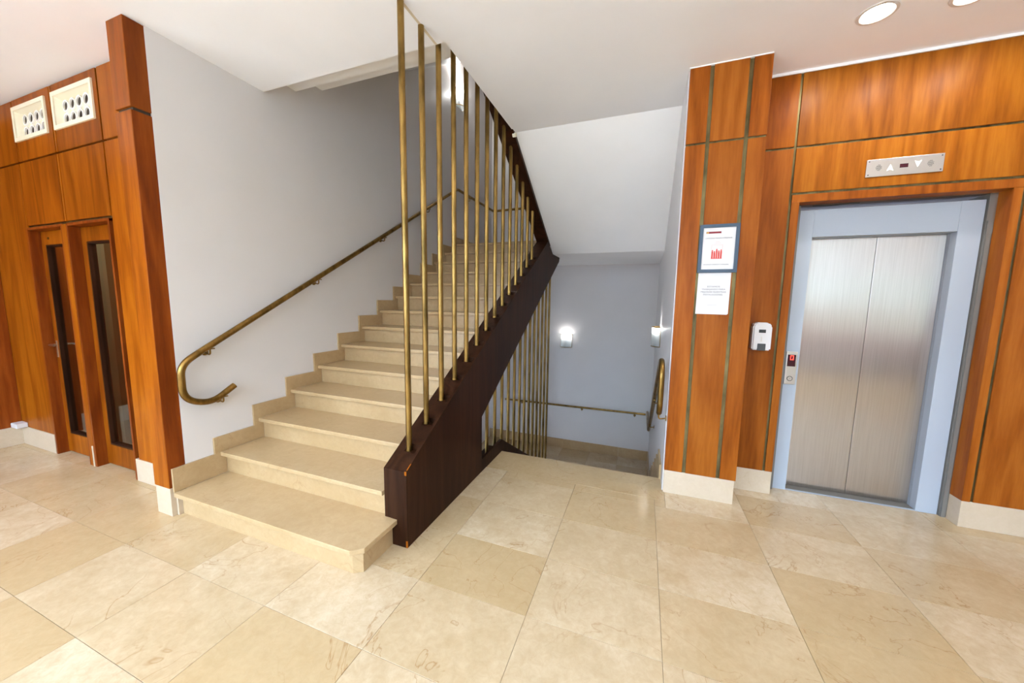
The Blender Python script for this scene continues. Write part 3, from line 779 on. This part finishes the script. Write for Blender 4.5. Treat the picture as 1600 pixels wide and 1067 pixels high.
# notices on the pilaster
fn = thing('framed_notice', 'blue framed white notice with a red drawing on the pilaster', 'notice', (3.379, YP, 1.71))
X0, X1, Z0, Z1 = 3.2555, 3.5025, 1.7115, 2.046
FB = .0225
bm = bmesh.new()
for q in ((X0, X0+FB, Z0, Z1), (X1-FB, X1, Z0, Z1), (X0+FB, X1-FB, Z0, Z0+FB), (X0+FB, X1-FB, Z1-FB, Z1)): bbox(bm, q[0], q[1], YP-.016, YP-.0005, q[2], q[3])
fin(bm, 'frame', 'navy', fn)
box('sheet', X0+FB, X1-FB, YP-.008, YP-.002, Z0+FB, Z1-FB, 'paper', fn)
YT = YP-.0086; cx = (X0+X1)/2
box('banner', cx-.082, cx+.012, YT-.0004, YP-.008, 1.984, 1.997, 'maroon', fn)
box('banner_emblem', cx-.080, cx-.066, YT-.0008, YP-.008, 1.985, 1.996, 'gold', fn)
text('lettering', 'CAPACIDAD MÁXIMA 4 PERSONAS', .012, (cx-.002, YT, 1.951), 'ink', fn, .165)
text('lettering', 'MAXIMUM CAPACITY 4 PERSONS', .011, (cx-.008, YT, 1.768), 'ink', fn, .158)
# drawing: a lift cabin with a group of passengers
bm = bmesh.new(); b0 = cx-.042
bbox(bm, b0, b0+.068, YT-.0004, YP-.008, 1.808, 1.812)
for i, h in enumerate((.048, .040, .055, .044, .050)):
    xx = b0+.001+i*.0138; bbox(bm, xx, xx+.0105, YT-.0004, YP-.008, 1.812, 1.812+h)
    bcyl(bm, (xx+.005, YT-.0004, 1.817+h), (xx+.005, YP-.008, 1.817+h), .0048, 10)
fin(bm, 'drawing', 'redink', fn)
bm = bmesh.new()
for q in ((b0-.001, b0+.001, 1.87, 1.905), (b0+.067, b0+.069, 1.87, 1.905), (b0-.001, b0+.069, 1.903, 1.905), (b0+.015, b0+.055, 1.915, 1.917), (b0+.022, b0+.048, 1.925, 1.927)): bbox(bm, q[0], q[1], YT-.0003, YP-.008, q[2], q[3])
fin(bm, 'drawing', 'pinkink', fn)
pn = thing('paper_notice', 'plain white paper notice below the blue framed one', 'notice', (3.37, YP, 1.41))
prism('sheet', [(3.264, 1.416), (3.465, 1.414), (3.4725, 1.421), (3.4735, 1.7105), (3.267, 1.7105)], YP-.002, YP-.0005, 'y', 'paper', pn)
for t_, z_, w_ in (('ESTAMOS', 1.612, .080), ('TRABAJANDO PARA', 1.593, .150), ('MEJORAR NUESTRAS', 1.574, .160), ('INSTALACIONES.', 1.555, .125)):
    text('lettering', t_, .016, (3.369, YP-.0024, z_), 'ink', pn, w_)
box('small_print', 3.337, 3.400, YP-.0026, YP-.002, 1.4795, 1.4815, 'inkpale', pn)

# ================================================================== VENTS, BOX, LAMPS
def vent(x0, x1, label):
    v = thing('air_vent', label, 'air vent', ((x0+x1)/2, YD, 2.76), 'cream air vents above the glazed doors')
    z0, z1 = 2.765, 3.038; f = .030
    bm = bmesh.new()
    for q in ((x0, x0+f, z0, z1), (x1-f, x1, z0, z1), (x0+f, x1-f, z0, z0+f), (x0+f, x1-f, z1-f, z1)): bbox(bm, q[0], q[1], YD-.012, YD-.0003, q[2], q[3])
    fin(bm, 'vent_frame', 'cream', v)
    # funnel: the four sides run back to a smaller plate
    a = (x0+f, x1-f, z0+f, z1-f); c = (x0+f+.022, x1-f-.003, z0+f+.0, z1-f-.018); yb = YD+.045
    bm = bmesh.new()
    A = [bm.verts.new((x, YD-.003, z)) for x, z in ((a[0], a[2]), (a[1], a[2]), (a[1], a[3]), (a[0], a[3]))]
    B = [bm.verts.new((x, yb, z)) for x, z in ((c[0], c[2]), (c[1], c[2]), (c[1], c[3]), (c[0], c[3]))]
    for i in range(4): bm.faces.new((A[i], A[(i+1) % 4], B[(i+1) % 4], B[i]))
    bm.faces.new(B)
    fn_ = fin(bm, 'vent_recess', 'cream', v)
    dx = .102
    for r_ in range(2):
        for k in range(5):
            px = c[0]+.030+dx*k; pz = 2.951-r_*.096
            bm = bmesh.new(); sg_ = 20; ro, ri = .044, .034
            R0 = []; 
            for rr, yy in ((ro, yb-.001), (ro, yb-.012), (ri, yb-.012), (ri, yb-.001)):
                R0.append([bm.verts.new((px+rr*math.cos(2*math.pi*q/sg_), yy, pz+rr*math.sin(2*math.pi*q/sg_))) for q in range(sg_)])
            for p_, q_ in zip(R0, R0[1:]):
                for q in range(sg_): bm.faces.new((p_[q], p_[(q+1) % sg_], q_[(q+1) % sg_], q_[q]))
            ring = fin(bm, 'nozzle_ring', 'white_enamel', v, True)
            bm = bmesh.new(); bm.faces.new([bm.verts.new((px+ri*math.cos(2*math.pi*q/sg_), yb-.002, pz+ri*math.sin(2*math.pi*q/sg_))) for q in range(sg_)])
            fin(bm, 'nozzle_opening', 'groove', ring)
vent(-2.155, -1.593, 'cream air vent above the left glazed door'); vent(-1.478, -.892, 'cream air vent above the right glazed door')
# the panels behind the vents are open there
for o in list(COL.objects):
    if o.name.startswith('panel') and o.parent == wd:
        w = wloc(o)
        if 2.8 < w.z < 3.0 and -2.1 < w.x < -.9 and o.dimensions.x > .3:
            x0, x1 = ((-2.168, -1.535) if w.x < -1.6 else (-1.490, -.842)); vx0, vx1 = ((-2.150, -1.598) if w.x < -1.6 else (-1.473, -.897))
            bm = bmesh.new()
            for q in ((x0, vx0, ZG+g, 3.098), (vx1, x1, ZG+g, 3.098), (vx0, vx1, ZG+g, 2.770), (vx0, vx1, 3.033, 3.098)): bbox(bm, q[0], q[1], YD, YD+.022, q[2], q[3])
            bpy.data.objects.remove(o); fin(bm, 'panel', 'wood', wd)
for o in list(COL.objects):
    if o.name.startswith('wall_core') and o.parent == wd and abs(wloc(o).x+1.2) < .1:
        bpy.data.objects.remove(o)
        for q in ((-2.205, -2.15), (-1.598, -1.473), (-.897, -.19)): box('wall_core', q[0], q[1], YD+.024, YD+.10, 2.085, ZC, 'groove', wd)
        for q in ((-2.15, -1.598), (-1.473, -.897)):
            box('wall_core', q[0], q[1], YD+.024, YD+.10, 2.085, 2.77, 'groove', wd); box('wall_core', q[0], q[1], YD+.024, YD+.10, 3.033, ZC, 'groove', wd)
        box('wall_core', -2.205, -.19, YD+.11, YD+.13, 2.085, ZC, 'groove', wd)

jb = thing('junction_box', 'small white plastic box on the skirting in the left corner', 'junction box', (-2.80, .15, .19))
box('box_body', -2.858, -2.735, .112, YD-.0005, .1865, .232, 'plastic', jb, .005)
box('box_lid', -2.852, -2.741, .1095, .113, .191, .228, 'plastic', jb, .001)

def downlight(x, y, label):
    d = thing('downlight', label, 'ceiling lamp', (x, y, ZC), 'recessed ceiling downlights')
    bm = bmesh.new(); sg_ = 36
    rings = [[bm.verts.new((x+rr*math.cos(2*math.pi*q/sg_), y+rr*math.sin(2*math.pi*q/sg_), zz)) for q in range(sg_)] for rr, zz in ((.090, ZC-.0005), (.088, ZC-.005), (.074, ZC-.007), (.068, ZC-.003), (.066, ZC-.0005))]
    for A, B in zip(rings, rings[1:]):
        for q in range(sg_): bm.faces.new((A[q], A[(q+1) % sg_], B[(q+1) % sg_], B[q]))
    fin(bm, 'trim_ring', 'ring', d, True)
    cyl('diffuser', (x, y, ZC-.0004), (x, y, ZC-.0024), .0665, 'lamp', d, 36)
    la = bpy.data.lights.new('downlight_lamp', 'AREA'); la.shape = 'DISK'; la.size = .13; la.energy = DOWN_W; la.color = (1, .955, .90)
    lo = bpy.data.objects.new('downlight_lamp', la); COL.objects.link(lo); lo.parent = d; lo.location = (0, 0, -.006)
downlight(4.04, 1.41, 'round ceiling downlight nearest the pilaster')
downlight(4.435, 1.41, 'round ceiling downlight cut by the top edge above the lift')
downlight(4.83, 1.41, 'round ceiling downlight above the right end of the lift, outside the picture')
for x, y, wh in ((-1.8, -1.2, 'over the left doors'), (.6, -1.2, 'in front of the stairs'), (2.6, -1.2, 'over the viewer'), (4.6, -1.2, 'in front of the lift'), (-1.8, -2.7, 'at the left of the entrance'), (.6, -2.7, 'left of the entrance middle'), (2.6, -2.7, 'right of the entrance middle'), (4.6, -2.7, 'at the right of the entrance')):
    downlight(x, y, 'round ceiling downlight outside the picture, '+wh)

def sconce(label, x, y, z, wall, en=1.):
    """half-round ribbed glass wall lamp; wall: direction the lamp points to ('+x', '-x' or '-y')"""
    s = thing('wall_sconce', label, 'wall lamp', (x, y, z), 'half-round glass wall lamps')
    dirv = {'+x': (Vector((1, 0, 0)), Vector((0, 1, 0))), '-x': (Vector((-1, 0, 0)), Vector((0, 1, 0))), '-y': (Vector((0, -1, 0)), Vector((1, 0, 0)))}[wall]
    o_ = Vector((x, y, z)); D, L = dirv; H = .12; w, dp_ = .105, .10
    arc = [(math.cos(a), math.sin(a)) for a in [math.pi*k/18 for k in range(19)]]
    def P(c, s_, h, rr=1.): return o_ + L*(c*w*rr) + D*(s_*dp_*rr+.001) + Vector((0, 0, h))
    bm = bmesh.new()
    for (c0, s0), (c1, s1) in zip(arc, arc[1:]):
        bm.faces.new([bm.verts.new(P(c0, s0, -H)), bm.verts.new(P(c1, s1, -H)), bm.verts.new(P(c1, s1, H)), bm.verts.new(P(c0, s0, H))])
    bmesh.ops.remove_doubles(bm, verts=bm.verts, dist=1e-5)
    gl = fin(bm, 'ribbed_glass', 'ribbed', s, True)
    for h in (-H, H):
        tube('brass_rim', [P(c, s_, h, 1.02) for c, s_ in arc], .0055, 'brass', s, 8)
        if h < 0:
            bm = bmesh.new(); vs = [bm.verts.new(P(c, s_, h, .98)) for c, s_ in arc]; bm.faces.new(vs); fin(bm, 'bottom_plate', 'ribbed', s)
    for c in (-1, 1): tube('brass_upright', [P(c, 0.03, -H), P(c, .03, H)], .0045, 'brass', s, 8)
    bm = bmesh.new(); a = o_+D*.0015
    bbox(bm, *(v for i in range(2) for v in sorted(((a-L*w)[i], (a+L*w+D*.003)[i]))), z-H, z+H); fin(bm, 'back_plate', 'white_enamel', s)
    cyl('lamp_bulb', o_+D*.05+Vector((0, 0, .02)), o_+D*.05+Vector((0, 0, .085)), .022, 'sconceglow', s, 16)
    la = bpy.data.lights.new('sconce_lamp', 'POINT'); la.energy = SCONCE_W*en; la.shadow_soft_size = .02; la.color = (1, .97, .93)
    lo = bpy.data.objects.new('sconce_lamp', la); COL.objects.link(lo); lo.parent = s; lo.location = D*.05 + Vector((0, 0, .10))
sconce('lit half-round wall lamp on the back wall above the lower landing', 1.56, YBK, .757, '-y')
sconce('lit half-round wall lamp on the right wall of the descending stairs', XR, 3.47, 1.07, '-x')
sconce('bright wall lamp high on the grey wall behind the brass bars', XW, 3.99, 4.64, '+x', 8.)
